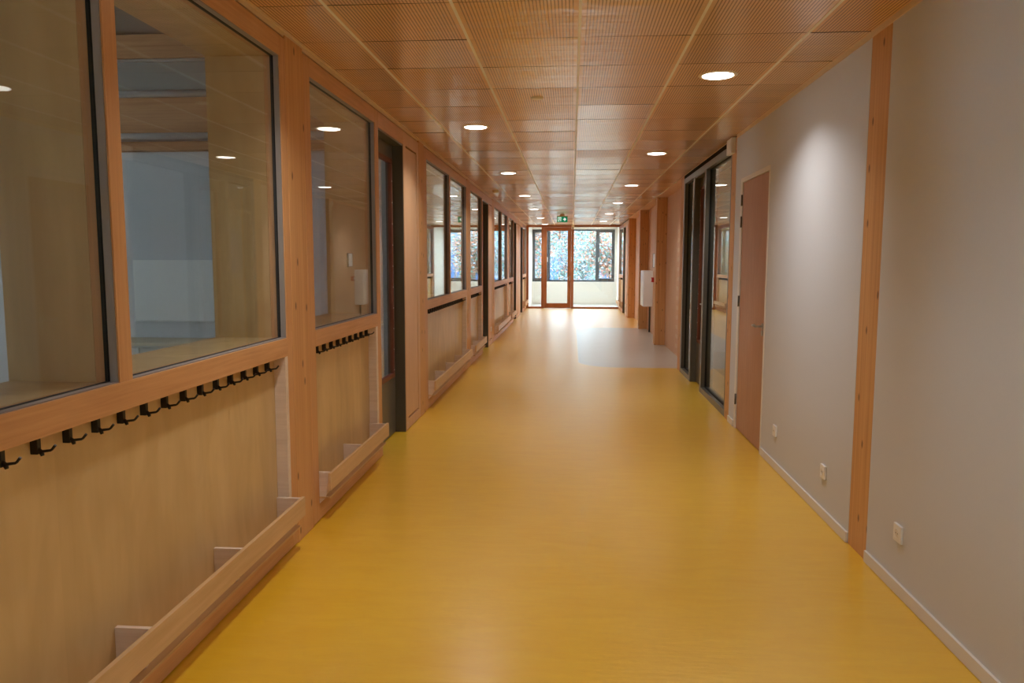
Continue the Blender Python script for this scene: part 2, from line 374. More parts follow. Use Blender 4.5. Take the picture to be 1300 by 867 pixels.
mb.box(XR+RD, XR+RD+.1, 11.28, 14.56, 0, 3.75, M['clt_spots'])
mb.box(XR+RD, XR+RD+.1, 14.56, 18.06, 0, 3.75, M['clt'])
mb.box(XR+RD, XR+RD+.1, 18.06, 21.8, 0, 3.75, M['clt'])
mb.box(XR+.01, XR+RD, 11.28, 21.6, H-.012, 2.85, M['clt'])
o = mb.done('wall_right_timber'); tag(o, 'recessed pale timber wall between the right-hand columns', 'wall', kind='structure')
# baseboards
mb = MB()
for a, b in ((YB, 4.015), (4.285, 6.278), (7.335, 7.578)): mb.box(XR-.013, XR, a, b, .002, .062, M['whitepaint'], .0015)
o = mb.done('baseboard_right'); tag(o, 'low white baseboard along the right wall', 'baseboard', kind='structure')

# timber posts and columns
def post(side, y0, y1, d0, d1, label, name='timber_post', cat='post', mat='post'):
    cx = (sx(side, d0)+sx(side, d1))/2; cy = (y0+y1)/2
    w = abs(d1-d0)/2; h = (y1-y0)/2
    o = MB().box(-w, w, -h, h, 0, 2.735 if side < 0 else 2.75, M[mat], .0015).done(name, loc=(cx, cy, 0))
    tag(o, label, cat, None); return o
LP = [4.16+3.505*k for k in (-1, 0, 1, 2, 3, 4, 5)]
names = ['spruce post in the left wall nearest the camera',
         'knotty spruce post between the first long and first short glazed bays on the left',
         'slim spruce post between the first beige door panel and the middle long bay',
         'spruce post between the middle long bay and its short bay on the left',
         'spruce post beyond the second grey door on the left, before the third long bay',
         'far spruce post between the third long bay and its short bay on the left',
         'farthest spruce post on the left, after the third grey door']
for y, n in zip(LP, names): post(-1, y-.129, y+.129, -.001, .09, n)
post(1, 4.0225, 4.2775, 0.0, .19, 'knotty wooden post set flush in the white right wall')
post(1, 7.582, 7.778, -.002, .19, 'narrow wooden post beside the dark framed glass screen on the right')
post(1, 11.035, 11.29, 0.0, RD-.002, 'wooden column at the far side of the dark framed screen', 'timber_column', 'column')
for y, n in ((14.545, 'wooden column nearest the camera on the right, in front of the white cabinet'),
             (18.05, 'middle wooden column on the right, just behind the white cabinet'),
             (21.56, 'farthest wooden column on the right, glowing orange near the end window')):
    post(1, y, y+.26, .012, RD-.002, n, 'timber_column', 'column')

# ------------------------------------------------------------------ bays of the left wall (and one on the right)
bay_n = [0]
def glazed_bay(side, y0, y1, panes, label, blow, dark=False, reveal=True):
    ZR, ZT = 1.157, 2.614
    y0 += .006; y1 -= .0015
    """y0..y1 outer frame; panes = list of (a, b) glass spans"""
    bay_n[0] += 1
    FV, FH = (M['endwood_v'], M['endwood_v']) if dark else (M['frame_v'], M['frame_h'])
    t = thing('window_%d' % bay_n[0], label, 'window', (sx(side,0), y0, 0), kind='structure')
    def loc(mb): 
        for v in mb.bm.verts: v.co -= Vector((sx(side,0), y0, 0))
        return mb
    a0, b1 = panes[0][0], panes[-1][1]
    mb = MB()
    sbox(mb, side, 0, .085, y0, a0, .006, 2.715, FV, .0015); sbox(mb, side, 0, .085, b1, y1, .006, 2.715, FV, .0015)
    sbox(mb, side, 0.0005, .085, a0, b1, ZT, 2.715, FH); sbox(mb, side, 0.0005, .085, a0, b1, .006, .105, M['frame_h'], .001)
    for (p, q), (r, s_) in zip(panes, panes[1:]): sbox(mb, side, 0.0005, .085, q, r, ZR, ZT, FV, .001)
    loc(mb).done('frame', None, t)
    mb = MB(); sbox(mb, side, -.001, .085, a0, b1, 1.06, ZR, M['frame_h'], .0015); loc(mb).done('rail', None, t)
    mb = MB(); sbox(mb, side, .062, .085, a0, blow, .105, 1.06, M['ply']); loc(mb).done('back_panel', None, t)
    mb = MB(); sbox(mb, side, .0005, .0615, blow, b1, .105, 1.06, M['ply_cut']); loc(mb).done('liner', None, t)
    mb = MB(); sbox(mb, side, .02, .07, a0, b1, 0, .006, M['dark']); loc(mb).done('gap_shade_strip', None, t)  # dark strip painted in for the shade under the frame foot
    for a, b in panes:
        mb = MB()
        for q in ((a, a+.005, ZR, ZT), (b-.005, b, ZR, ZT), (a+.005, b-.005, ZR, ZR+.005), (a+.005, b-.005, ZT-.005, ZT)):
            sbox(mb, side, .0335, .05, q[0], q[1], q[2], q[3], M['gasket'])
        loc(mb).done('gasket', None, t)
        mb = MB()
        for q in ((a, a+.004, ZR, ZT), (b-.004, b, ZR, ZT), (a+.004, b-.004, ZR, ZR+.004), (a+.004, b-.004, ZT-.004, ZT)):
            sbox(mb, side, .006, .0332, q[0], q[1], q[2], q[3], M['aluedge'])
        loc(mb).done('glazing_strip', None, t)
        mb = MB(); sbox(mb, side, .036, .044, a+.003, b-.003, ZR+.003, ZT-.003, M['glass']); loc(mb).done('glass_pane', None, t)
        if reveal:
            mb = MB()
            for q in ((a-.018, a, ZR-.018, ZT+.018), (b, b+.018, ZR-.018, ZT+.018), (a, b, ZR-.018, ZR), (a, b, ZT, ZT+.018)):
                sbox(mb, side, .086, WD+.01, q[0], q[1], q[2], q[3], M['ply'])
            loc(mb).done('reveal_lining', None, t)
    return t

def shoe_tray(side, ya, yb, divs, label, front0=None):
    t = thing('shoe_tray', label, 'shoe tray', (sx(side, 0), (ya+yb)/2, .106), 'shoe trays along the corridor')
    base = Vector((sx(side,0), (ya+yb)/2, .106))
    def fin(mb, nm):
        for v in mb.bm.verts: v.co -= base
        return mb.done(nm, None, t)
    f0 = ya if front0 is None else front0
    mb = MB(); sbox(mb, side, -.088, -.070, f0, yb+.012, .203, .305, M['ply_h'], .001); fin(mb, 'front_board')
    mb = MB()
    z0 = .15
    sbox(mb, side, -.066, .060, ya+.002, yb-.002, .140, .150, M['ply_h']); fin(mb, 'bottom_board')
    for y in divs:
        mb = MB()
        # side board: foot slopes back from the front board to the kick board
        k = mb.mi(M['ply_cut']); y2 = y+.018
        prof = [(.061, .108), (-.002, .108), (-.030, .135), (-.0695, .203), (-.0695, .300), (.061, .300)]
        a = [mb.bm.verts.new((sx(side, d), y, z)) for d, z in prof]; b = [mb.bm.verts.new((sx(side, d), y2, z)) for d, z in prof]
        n = len(prof)
        for fv in [a, b[::-1]]+[(a[i], b[i], b[(i+1)%n], a[(i+1)%n]) for i in range(n)]: mb.bm.faces.new(fv)
        fin(mb, 'divider')
    return t

# coat hook prototype, origin on the back panel, x towards the corridor
def make_hook():
    t = thing('coat_hook', 'x', 'coat hook', (0,0,0))
    MB().box(0, .023, -.009, .009, 0, .058, M['hook'], .002).done('backplate', None, t)
    mb = MB().tube([(.014,0,.020), (.022,0,.012), (.031,0,.008), (.057,0,.012), (.062,0,.015), (.073,0,.028)], [.006,.006,.0045,.004,.004,.0042], 8, M['hook'])
    mb.cyl((.028,0,.008), (.032,0,-.005), .0075, .005, 10, M['hook'])
    mb.done('prong', None, t)
    return t
proto = [None]
def hooks(side, ys_, where, group):
    for i, y in enumerate(ys_):
        if proto[0] is None: proto[0] = h = make_hook()
        else: h = dup(proto[0])
        h.location = (sx(side, .0618), y, 1.0018)
        h.rotation_euler = (0, 0, 0 if side < 0 else PI)
        tag(h, 'black coat hook under %s rail, %s from its near end' % (where, ORD[i] if i < len(ORD) else 'last'), 'coat hook', group)

def frange(a, b, s): 
    r = []; 
    while a <= b+1e-6: r.append(a); a += s
    return r
wide_n = ['nearest', 'middle', 'farthest']
for k in range(3):
    o = MOD*k
    t = glazed_bay(-1, .785+o, 4.031+o, [(.93+o, 2.43+o), (2.505+o, 3.948+o)],
        '%s long glazed bay on the left, two panes above a plywood panel' % wide_n[k], 3.908+o)
    y0 = .93+o
    shoe_tray(-1, .935+o, 3.90+o, [.94+o, 1.68+o, 2.42+o, 3.16+o, 3.889+o], 'long plywood shoe tray under the %s long glazed bay' % wide_n[k], front0=.93+o if k == 0 else .90+o)
    first = 3.79-.1428*(19 if k else 15)
    hooks(-1, [y+o for y in frange(first, 3.80, .1428)], 'the %s long bay' % wide_n[k], 'coat hooks of the %s long bay' % wide_n[k])
    glazed_bay(-1, 4.289+o, 5.96+o, [(4.40+o, 5.858+o)], '%s short glazed bay on the left, one pane beside a grey door' % wide_n[k], 5.802+o)
    shoe_tray(-1, 4.395+o, 5.80+o, [4.402+o, 5.10+o, 5.783+o], 'short plywood shoe tray beside the %s grey door' % ['nearest','second','third'][k], front0=4.355+o)
    hooks(-1, [y+o for y in frange(5.70-.1428*8, 5.71, .1428)], 'the %s short bay' % wide_n[k], 'coat hooks of the %s short bay' % wide_n[k])
# end bays, both sides
for side, sd in ((-1, 'left'), (1, 'right')):
    glazed_bay(side, 23.55, 25.62, [(23.68, 25.50)], 'short glazed bay at the far %s corner beside the end screen' % sd, 25.46, dark=True)
    shoe_tray(side, 23.68, 25.48, [23.682, 24.5, 25.44], 'short plywood shoe tray in the far %s corner by the end screen' % sd)
    hooks(side, frange(23.9, 25.4, .1428), 'the far %s corner bay' % sd, 'coat hooks of the far %s corner bay' % sd)

# ------------------------------------------------------------------ doors in the left wall
door_n = [0]
def dark_door(side, y0, y1, label, ztop=2.595, leafd=.095, screws=True, gy=(.11, .075), gz=(.53, 2.45), jamb=.014, handle_near=True):
    door_n[0] += 1
    base = Vector((sx(side,0), y0, 0))
    t = thing('door_%d' % door_n[0], label, 'door', base, kind='structure')
    def fin(mb, nm, par=t):
        for v in mb.bm.verts: v.co -= base
        return mb.done(nm, None, par)
    mb = MB()
    for a, b in ((y0, y0+jamb), (y1-jamb, y1)): sbox(mb, side, .004, .16, a, b, 0, ztop, M['anthracite'], .001)
    sbox(mb, side, .004, .16, y0+jamb, y1-jamb, ztop-jamb, ztop, M['anthracite'])
    fin(mb, 'door_frame')
    ly0, ly1, lz1 = y0+jamb+.003, y1-jamb-.003, ztop-jamb-.004
    a, b = ly0+gy[0], ly1-gy[1]
    mb = MB()
    for q in ((ly0, a, .008, lz1), (b, ly1, .008, lz1), (a, b, .008, gz[0]), (a, b, gz[1], lz1)):
        sbox(mb, side, leafd, leafd+.045, *q, M['anthracite'])
    lf = fin(mb, 'leaf')
    mb = MB(); w = .03
    for q in ((a-.006, a+w, gz[0]-.006, gz[1]+.006), (b-w, b+.006, gz[0]-.006, gz[1]+.006), (a+w, b-w, gz[0]-.006, gz[0]+w), (a+w, b-w, gz[1]-w, gz[1]+.006)):
        sbox(mb, side, leafd-.012, leafd+.02, *q, M['bead'], .001)
    bd = fin(mb, 'glazing_bead')
    mb = MB(); sbox(mb, side, leafd+.006, leafd+.014, a+.01, b-.01, gz[0]+.01, gz[1]-.01, M['glass']); fin(mb, 'glass_pane')
    if screws:
        z = gz[0]+.06
        while z < gz[1]-.02:
            for yy in (a+.012, b-.012):
                mb = MB().cyl((sx(side, leafd-.0115), yy, z), (sx(side, leafd-.0145), yy, z), .006, .005, 8, M['whiteplastic'])
                for v in mb.bm.verts: v.co -= base
                mb.done('screw', None, bd)
            z += .186
    hy = ly0+.05
    mb = MB(); sbox(mb, side, leafd-.008, leafd, hy-.018, hy+.018, .95, 1.13, M['steel'], .002)
    mb.cyl((sx(side, leafd-.008), hy, 1.05), (sx(side, leafd-.055), hy, 1.05), .009, m=M['steel'])
    mb.tube([(sx(side, leafd-.055), hy-.004, 1.05), (sx(side, leafd-.055), hy+.12, 1.05)], .009, 10, M['steel'])
    fin(mb, 'door_handle')
    return t
dl = ['nearest dark grey door on the left with a long glass pane', 'second dark grey door on the left, past the middle short bay', 'third dark grey door on the left, past the farthest short bay']
for k in range(3):
    o = MOD*k
    dark_door(-1, 5.962+o, 6.85+o, dl[k], screws=(k == 0))
for side, sd in ((-1, 'left'), (1, 'right')):
    dark_door(side, 22.62, 23.54, 'dark grey door near the far %s corner, before the end bay' % sd, screws=False)
# timber panels beside the doors
def door_panel(side, y0, y1, label, line=True):
    base = Vector((sx(side,0), (y0+y1)/2, 0))
    t = thing('wall_panel', label, 'wall panel', base)
    def fin(mb, nm):
        for v in mb.bm.verts: v.co -= base
        return mb.done(nm, None, t)
    mb = MB(); a, b = y0+.10, y1-.10
    if b-a < .2: a, b = y0+.06, y1-.06
    for q in ((y0, a, .006, 2.715), (b, y1, .006, 2.715), (a, b, .006, .10), (a, b, 2.60, 2.715)):
        sbox(mb, side, 0, .03, *q, M['panel'], .001)
    sbox(mb, side, .03, .085, y0, y1, .006, 2.715, M['dark'])
    fin(mb, 'surround')
    mb = MB(); sbox(mb, side, .002, .026, a+.003, b-.017, .118, 2.584, M['panel'], .001); fin(mb, 'infill_board')
    return t
pl = ['tall beige timber panel between the nearest grey door and a post', 'tall beige timber panel with a small white socket past the second grey door', 'tall beige timber panel past the third grey door on the left']
for k in range(3):
    o = MOD*k; door_panel(-1, 6.852+o, 7.534+o, pl[k])
door_panel(-1, 21.82, 22.61, 'farthest beige timber panel on the left, before the last grey door')
door_panel(1, 21.825, 22.61, 'pale timber panel on the right after the farthest column')

# head above the doors (left wall) and solid parts of the partition
mb = MB()
for k in range(3):
    o = MOD*k
    sbox(mb, -1, 0, .085, 5.962+o, 6.85+o, 2.597, 2.715, M['frame_h'])
sbox(mb, -1, 0, .085, 22.61, 23.55, 2.597, 2.715, M['frame_h']); sbox(mb, 1, 0, .085, 22.61, 23.55, 2.597, 2.715, M['frame_h'])
o_ = mb.done('trim_3'); tag(o_, 'timber head rails above the grey doors', 'trim', kind='structure')
mb = MB()
D0, D1 = .091, WD
def solid(y0, y1, z0, z1, side=-1): sbox(mb, side, D0, D1, y0, y1, z0, z1, M['white'])
pan = []
for k in range(3):
    o = MOD*k
    pan += [(.93+o, 2.43+o), (2.505+o, 3.948+o), (4.40+o, 5.858+o)]
pan.append((23.68, 25.50))
doors = [(5.962+MOD*k, 6.85+MOD*k) for k in range(3)]+[(22.62, 23.54)]
cur = .55
for a, b, isd in sorted([(a-.018, b+.018, 0) for a, b in pan]+[(a, b, 1) for a, b in doors]):
    y_lo = cur
    if a > y_lo: solid(y_lo, a, 0, 3.75)
    if isd: 
        sbox(mb, -1, .165, D1, a, b, 2.6, 3.75, M['white']); sbox(mb, -1, D0, .165, a, b, 2.6, 3.75, M['white'])
    else:
        solid(a, b, 0, 1.138); solid(a, b, 2.633, 3.75)
    cur = b
solid(cur, YE, 0, 3.75)
o_ = mb.done('wall_left'); tag(o_, 'white partition wall behind the left glazed bays', 'wall', kind='structure')
mb = MB(); solid(21.8, 22.62, 0, 3.75, 1); solid(22.62, 23.54, 2.6, 3.75, 1); solid(23.54, 23.66, 0, 3.75, 1)
solid(23.66, 25.52, 0, 1.138, 1); solid(23.66, 25.52, 2.633, 3.75, 1); solid(25.52, YE, 0, 3.75, 1)
o_ = mb.done('wall_right_end'); tag(o_, 'white partition wall behind the far right glazed bay', 'wall', kind='structure')
# left wall behind the camera: solid stub, entry glazing, solid
mb = MB()
sbox(mb, -1, 0, WD, YB, -3.2, 0, 3.75, M['white']); sbox(mb, -1, 0, WD, 0.3, .52, 0, 3.75, M['white']); sbox(mb, -1, 0, WD, -3.2, 0.3, 2.6, 3.75, M['white'])
sbox(mb, -1, 0, WD, -3.2, 0.3, 0, .25, M['white'])
o_ = mb.done('wall_left_near'); tag(o_, 'white wall stub around the entry window behind the camera', 'wall', kind='structure')
t = thing('window_20', 'entry window in the left wall behind the camera', 'window', (-XL-.2, -1.45, .25), kind='structure')
mb = MB()
for q in ((-1.75, -1.68, 0, 2.35), (1.68, 1.75, 0, 2.35), (-1.68, 1.68, 0, .07), (-1.68, 1.68, 2.28, 2.35), (-.035, .035, .07, 2.28)): mb.box(-.04, .04, *q, M['winframe'])
mb.done('frame', None, t); MB().box(-.004, .004, -1.68, 1.68, .07, 2.28, M['glass']).done('glass_pane', None, t)
# back wall
mb = MB().box(-8.4, 6.2, YB-.2, YB, -.1, 3.75, M['white'])
o_ = mb.done('wall_back'); tag(o_, 'white wall closing the corridor behind the camera', 'wall', kind='structure')

t = thing('window_21', 'unseen rooflight added behind the camera for cool fill light', 'window', (0, -2.4, 3.95), kind='structure')  # added out of view to send cool daylight down the corridor
mb = MB()
for q in ((-1.16, -1.1, -.76, .76), (1.1, 1.16, -.76, .76), (-1.1, 1.1, -.76, -.70), (-1.1, 1.1, .70, .76)): mb.box(q[0], q[1], q[2], q[3], 0, .08, M['winframe'])
mb.done('frame', None, t); MB().box(-1.1, 1.1, -.7, .7, .03, .038, M['glass']).done('glass_pane', None, t)
# ------------------------------------------------------------------ classrooms on the left
o_ = MB().box(-8.4, -2.0, YB, YE, -.12, -.002, M['classfloor']).done('floor_classrooms'); tag(o_, 'plain beige floor of the classrooms behind the left wall', 'floor', kind='structure')
mb = MB()
mb.box(-8.4, -8.2, YB, YE, 0, .9, M['white']).box(-8.4, -8.2, YB, YE, 3.3, 3.75, M['white'])
wins = [(-.6, .6), (4.2, 5.6), (10.4, 11.8), (17.4, 18.8), (22.9, 24.3)]
cur = YB
for a, b in wins: mb.box(-8.4, -8.2, cur, a, .9, 3.3, M['white']); cur = b
mb.box(-8.4, -8.2, cur, YE, .9, 3.3, M['white'])
o_ = mb.done('wall_outer'); tag(o_, 'outer classroom wall with wide windows', 'wall', kind='structure')
for i, (a, b) in enumerate(wins):
    t = thing('window_%d' % (30+i), 'wide outer classroom window, %s along the facade' % ORD[i], 'window', (-8.3, (a+b)/2, .9), kind='structure')
    h = (b-a)/2; mb = MB()
    for q in ((-h, -h+.07, 0, 2.4), (h-.07, h, 0, 2.4), (-h+.07, h-.07, 0, .07), (-h+.07, h-.07, 2.33, 2.4), (-.04, .04, .07, 2.33)): mb.box(-.04, .04, *q, M['winframe'])
    mb.done('frame', None, t)
    MB().box(-.004, .004, -h+.07, h-.07, .07, 2.33, M['glass']).done('glass_pane', None, t)
mb = MB()
for y in (7.62, 14.63, 21.64): mb.box(-8.2, -1.905, y, y+.12, 0, 3.75, M['white'])
o_ = mb.done('wall_partition'); tag(o_, 'white partition walls between the classrooms', 'wall', kind='structure')
# things seen in the first classroom
t = thing('timber_beam', 'timber beam with a thin strip below, across the classroom seen through the nearest long bay', 'beam', (-5, 7.48, 2.8))
MB().box(-3.1, 3.0, -.13, .12, 0, .34, M['beam'], .003).done('beam', None, t)
MB().box(-3.0, 2.8, .02, .14, -.14, -.055, M['beam']).done('strip', None, t)
o_ = MB().box(-8.1, -2.0, 7.3, 7.6, 3.50, 3.72, M['beam'], .003).done('timber_beam'); tag(o_, 'upper timber beam under the classroom roof above the duct', 'beam')
t = thing('ventilation_duct', 'grey ventilation duct between two timber beams in the classroom', 'duct', (-5, 7.45, 3.14))
MB().box(-3.0, 2.8, -.11, .13, .06, .335, M['ductgrey'], .01).done('casing', None, t)
MB().cyl((-3.0, -.12, .03), (2.8, -.12, .03), .032, m=M['duct']).done('tube', None, t)
MB().cyl((-3.0, -.12, .345), (2.8, -.12, .345), .016, m=M['duct']).done('tube', None, t)
o_ = MB().cyl((-8.0, 7.31, 2.768), (-2.2, 7.31, 2.768), .03, m=M['duct']).done('metal_tube'); tag(o_, 'grey round tube under the lower classroom beam', 'pipe')  # plain metal tube below the beam, no curtain hangs on it
t = thing('whiteboard', 'white board on the classroom wall seen through the second pane', 'whiteboard', (-4.0, 7.615, .95))
MB().box(-.5, .35, -.03, 0, 0, .62, M['whiteplastic'], .003).done('board', None, t)
MB().box(-.5, .35, -.05, -.03, -.01, .0, M['whiteplastic']).done('pen_ledge', None, t)
t = thing('low_cupboard', 'low white cupboard standing against the classroom wall', 'cupboard', (-4.2, 7.36, 0))
MB().box(-.55, .6, -.25, .25, 0, .74, M['whitepaint']).done('carcass', None, t)
MB().box(-.57, .62, -.27, .25, .742, .77, M['beige']).done('top', None, t)
for q in (-.54, .03): MB().box(q, q+.55, -.268, -.252, .08, .72, M['whitepaint'], .002).done('door', None, t)
# ------------------------------------------------------------------ side room on the right (dim) behind the dark screen
mb = MB().box(6.0, 6.2, YB, YE, 0, 3.75, M['white']).box(1.9, 6.0, 7.5, 7.6, 0, 3.75, M['white']).box(1.9, 6.0, 13.5, 13.6, 0, 3.75, M['white'])
mb.box(1.9, 6.0, 21.9, 22.0, 0, 3.75, M['white'])
o_ = mb.done('wall_side_room'); tag(o_, 'plain walls of the unlit side room behind the dark framed screen', 'wall', kind='structure')
o_ = MB().box(2.1, 6.0, YB, YE, -.12, -.002, M['classfloor']).done('floor_side_room'); tag(o_, 'plain floor of the rooms behind the right wall', 'floor', kind='structure')

# ------------------------------------------------------------------ dark framed screen on the right
base = Vector((XR, 9.4, 0))
t = thing('window_12', 'anthracite framed glass screen with two sidelights around a door on the right', 'window', base, kind='structure')
def fin(mb, nm, par=t, b_=base):
    for v in mb.bm.verts: v.co -= b_
    return mb.done(nm, None, par)
A = M['anthracite']; mb = MB()
for q in ((7.785, 7.83, 0, 2.71), (9.235, 9.335, 0, 2.64), (10.10, 10.19, 0, 2.64), (10.93, 11.03, 0, 2.71)): sbox(mb, 1, .0, .135, *q, A, .0015)
for q in ((7.83, 10.93, 2.64, 2.71), (7.83, 9.235, .0, .066), (10.19, 10.93, .0, .066)): sbox(mb, 1, .001, .135, *q, A, .0015)
fin(mb, 'frame')
for a, b in ((7.83, 9.235), (10.19, 10.93)):
    mb = MB()
    for q in ((a, a+.01, .066, 2.64), (b-.01, b, .066, 2.64), (a+.01, b-.01, .066, .076), (a+.01, b-.01, 2.63, 2.64)): sbox(mb, 1, .045, .075, *q, M['gasket'])
    fin(mb, 'gasket')
    mb = MB(); sbox(mb, 1, .054, .062, a+.005, b-.005, .07, 2.635, M['glass']); fin(mb, 'glass_pane')
dark_door(1, 9.337, 10.098, 'dark grey door with a brown beaded pane inside the right-hand screen', ztop=2.638, leafd=.075, gy=(.10, .09), gz=(.54, 2.5))
o_ = MB().box(XR+.002, XR+.1, 7.80, 11.03, 2.712, H-.001, M['dark']).done('trim_4'); tag(o_, 'dark strip painting the shade in the gap above the right-hand screen', 'trim', kind='structure')  # near-black box stands for the shade above the screen header
# white sensor box on top of the narrow post
t = thing('sensor_box', 'white square sensor box at the top of the narrow wooden post', 'sensor', (XR-.002, 7.74, 2.605))
MB().box(-.042, 0, -.115, .115, 0, .145, M['whiteplastic'], .004).done('housing', None, t)
MB().box(-.046, -.042, -.08, .08, .03, .11, M['whiteplastic'], .002).done('cover', None, t)

# ------------------------------------------------------------------ oak door in the right wall
base = Vector((XR, 6.8, 0)); t = thing('door_10', 'plain oak laminate door with lever handle in the white right wall', 'door', base, kind='structure')
mb = MB()
for q in ((6.279, 6.312, 0, 2.328), (7.258, 7.332, 0, 2.328)): mb.box(XR-.004, XR+.055, q[0], q[1], q[2], q[3], M['whitepaint'], .0015)
mb.box(XR-.004, XR+.055, 6.312, 7.258, 2.288, 2.328, M['whitepaint'], .0015); fin(mb, 'door_frame', t, base)
lf = fin(MB().box(XR+.006, XR+.046, 6.315, 7.255, .006, 2.284, M['doorwood'], .0015), 'leaf', t, base)
for z in (2.126, 1.93, 1.203, .281):
    mb = MB().cyl((XR-.006, 7.262, z-.05), (XR-.006, 7.262, z+.05), .009, m=M['darksteel']).box(XR-.006, XR+.004, 7.262, 7.288, z-.045, z+.045, M['darksteel'])
    fin(mb, 'hinge', t, base)
mb = MB().cyl((XR+.006, 6.375, 1.04), (XR-.003, 6.375, 1.04), .026, m=M['steel']).cyl((XR-.003, 6.375, 1.04), (XR-.05, 6.375, 1.04), .009, m=M['steel'])
mb.tube([(XR-.05, 6.368, 1.04), (XR-.052, 6.45, 1.04), (XR-.05, 6.50, 1.04), (XR-.03, 6.515, 1.04)], .0095, 10, M['steel'])
mb.cyl((XR+.006, 6.375, .985), (XR-.003, 6.375, .985), .024, m=M['steel'])
fin(mb, 'door_handle', t, base)

# ------------------------------------------------------------------ sockets
def socket(x, y, z, d, label):
    """d = +1 faces -x (right wall), -1 faces +x"""
    t = thing('wall_socket', label, 'socket', (x, y, z))
    MB().box(-.013*d, 0, -.042, .042, -.042, .042, M['whiteplastic'], .003).done('plate', None, t)
    mb = MB()
    s = -d
    rings = [(.024, .0132), (.021, .0150), (.0195, .0135)]
    for (r0, x0), (r1, x1) in zip(rings, rings[1:]): mb.cyl((s*x0,0,0), (s*x1,0,0), r0, r1, 20, M['whiteplastic'], False)
    mb.cyl((s*.0132,0,0), (s*.0136,0,0), .0195, .0195, 20, M['whitepaint'])
    for yy in (-.009, .009): mb.cyl((s*.0136,yy,0), (s*.0140,yy,0), .003, .003, 8, M['gasket'])
    mb.done('insert', None, t)
socket(XR, 3.632, .292, 1, 'white wall socket nearest the camera, right of the wooden post')
socket(XR, 4.72, .287, 1, 'white wall socket low on the wall left of the wooden post')
socket(XR, 5.85, .290, 1, 'white wall socket closest to the oak door')
socket(-XL-.001, 14.25, .30, -1, 'small white socket low on the panel past the second grey door')
socket(XR+.001, 22.3, .30, 1, 'tiny white socket low on the pale panel after the last column')

# ------------------------------------------------------------------ cabinet, call point and notice in the recess
XW = XR+RD
t = thing('wall_cabinet', 'white metal cabinet hung on the timber wall between two columns', 'cabinet', (XW, 17.2, .59))
MB().box(-.19, 0, -.34, .34, 0, .78, M['whiteplastic'], .004).done('body', None, t)
MB().box(-.205, -.191, -.335, .335, .005, .775, M['whiteplastic'], .003).done('door', None, t)
o_ = MB().cyl((XW-.02, 17.25, 0.0), (XW-.02, 17.25, .588), .018, m=M['darksteel']).done('riser_pipe'); tag(o_, 'thin dark pipe running from the floor up to the white cabinet', 'pipe')
t = thing('fire_call_point', 'small red fire call point on the timber wall above the cabinet side', 'alarm button', (XW, 16.65, 1.13))
MB().box(-.055, 0, -.05, .05, 0, .10, M['red'], .003).done('housing', None, t)
MB().box(-.058, -.055, -.03, .03, .025, .075, M['whiteplastic']).done('push_plate', None, t)
t = thing('notice_frame', 'framed notice on the timber wall above the white cabinet', 'frame', (XW, 16.5, 1.44))
mb = MB()
for q in ((-.17, -.158, 0, .30), (.158, .17, 0, .30), (-.158, .158, 0, .012), (-.158, .158, .288, .30)): mb.box(-.03, 0, *q, M['darksteel'])
mb.done('border', None, t)
MB().box(-.024, 0, -.158, .158, .012, .288, M['whiteplastic']).done('sheet', None, t)

# ------------------------------------------------------------------ end screen
base = Vector((0, YE, 0)); t = thing('window_13', 'brown timber and glass screen closing the corridor', 'window', base, kind='structure')
EV, EH = M['endwood_v'], M['endwood_h']; mb = MB()
for a, b in ((-1.52, -1.44), (-1.01, -.928), (-.018, .062), (1.553, 1.66)): mb.box(a, b, -.04, .06, .0, 2.78, EV, .002)
for a, b in ((-1.44, -1.01), (.062, 1.553)): mb.box(a, b, -.039, .059, 0, .058, EH, .002)
mb.box(-1.44, 1.553, -.0405, .0605, 2.70, 2.78, EH, .002)
mb.done('frame', None, t)
for a, b in ((-1.44, -1.01), (.062, 1.553)): MB().box(a, b, .004, .012, .058, 2.70, M['glass']).done('glass_pane', None, t)
base = Vector((-.473, YE, 0)); t = thing('door_11', 'brown timber door with a full glass pane in the end screen', 'door', (-.473, YE, 0), kind='structure')
mb = MB(); w = .452
mb.box(-w, -w+.095, -.035, .03, .012, 2.695, EV, .002).box(w-.12, w, -.035, .03, .012, 2.695, EV, .002)
mb.box(-w+.095, w-.12, -.034, .029, .012, .175, EH, .002).box(-w+.095, w-.12, -.034, .029, 2.58, 2.695, EH, .002)
mb.done('leaf', None, t)
MB().box(-w+.095, w-.12, -.004, .004, .175, 2.58, M['glass']).done('glass_pane', None, t)
mb = MB().cyl((w-.05, -.035, 1.03), (w-.05, -.075, 1.03), .010, m=M['steel']).tube([(w-.045, -.08, 1.03), (w-.16, -.08, 1.03)], .010, 10, M['steel']).box(w-.07, w-.03, -.042, -.035, .93, 1.09, M['steel'], .002)
mb.done('door_handle', None, t)
t = thing('door_sensor', 'small beige sensor box at the top of the end screen', 'sensor', (.025, YE-.04, 2.63))
MB().box(-.045, .045, -.05, 0, 0, .14, M['beige'], .006).done('housing', None, t)
MB().box(-.02, .02, -.054, -.05, .02, .05, M['gasket']).done('lens', None, t)

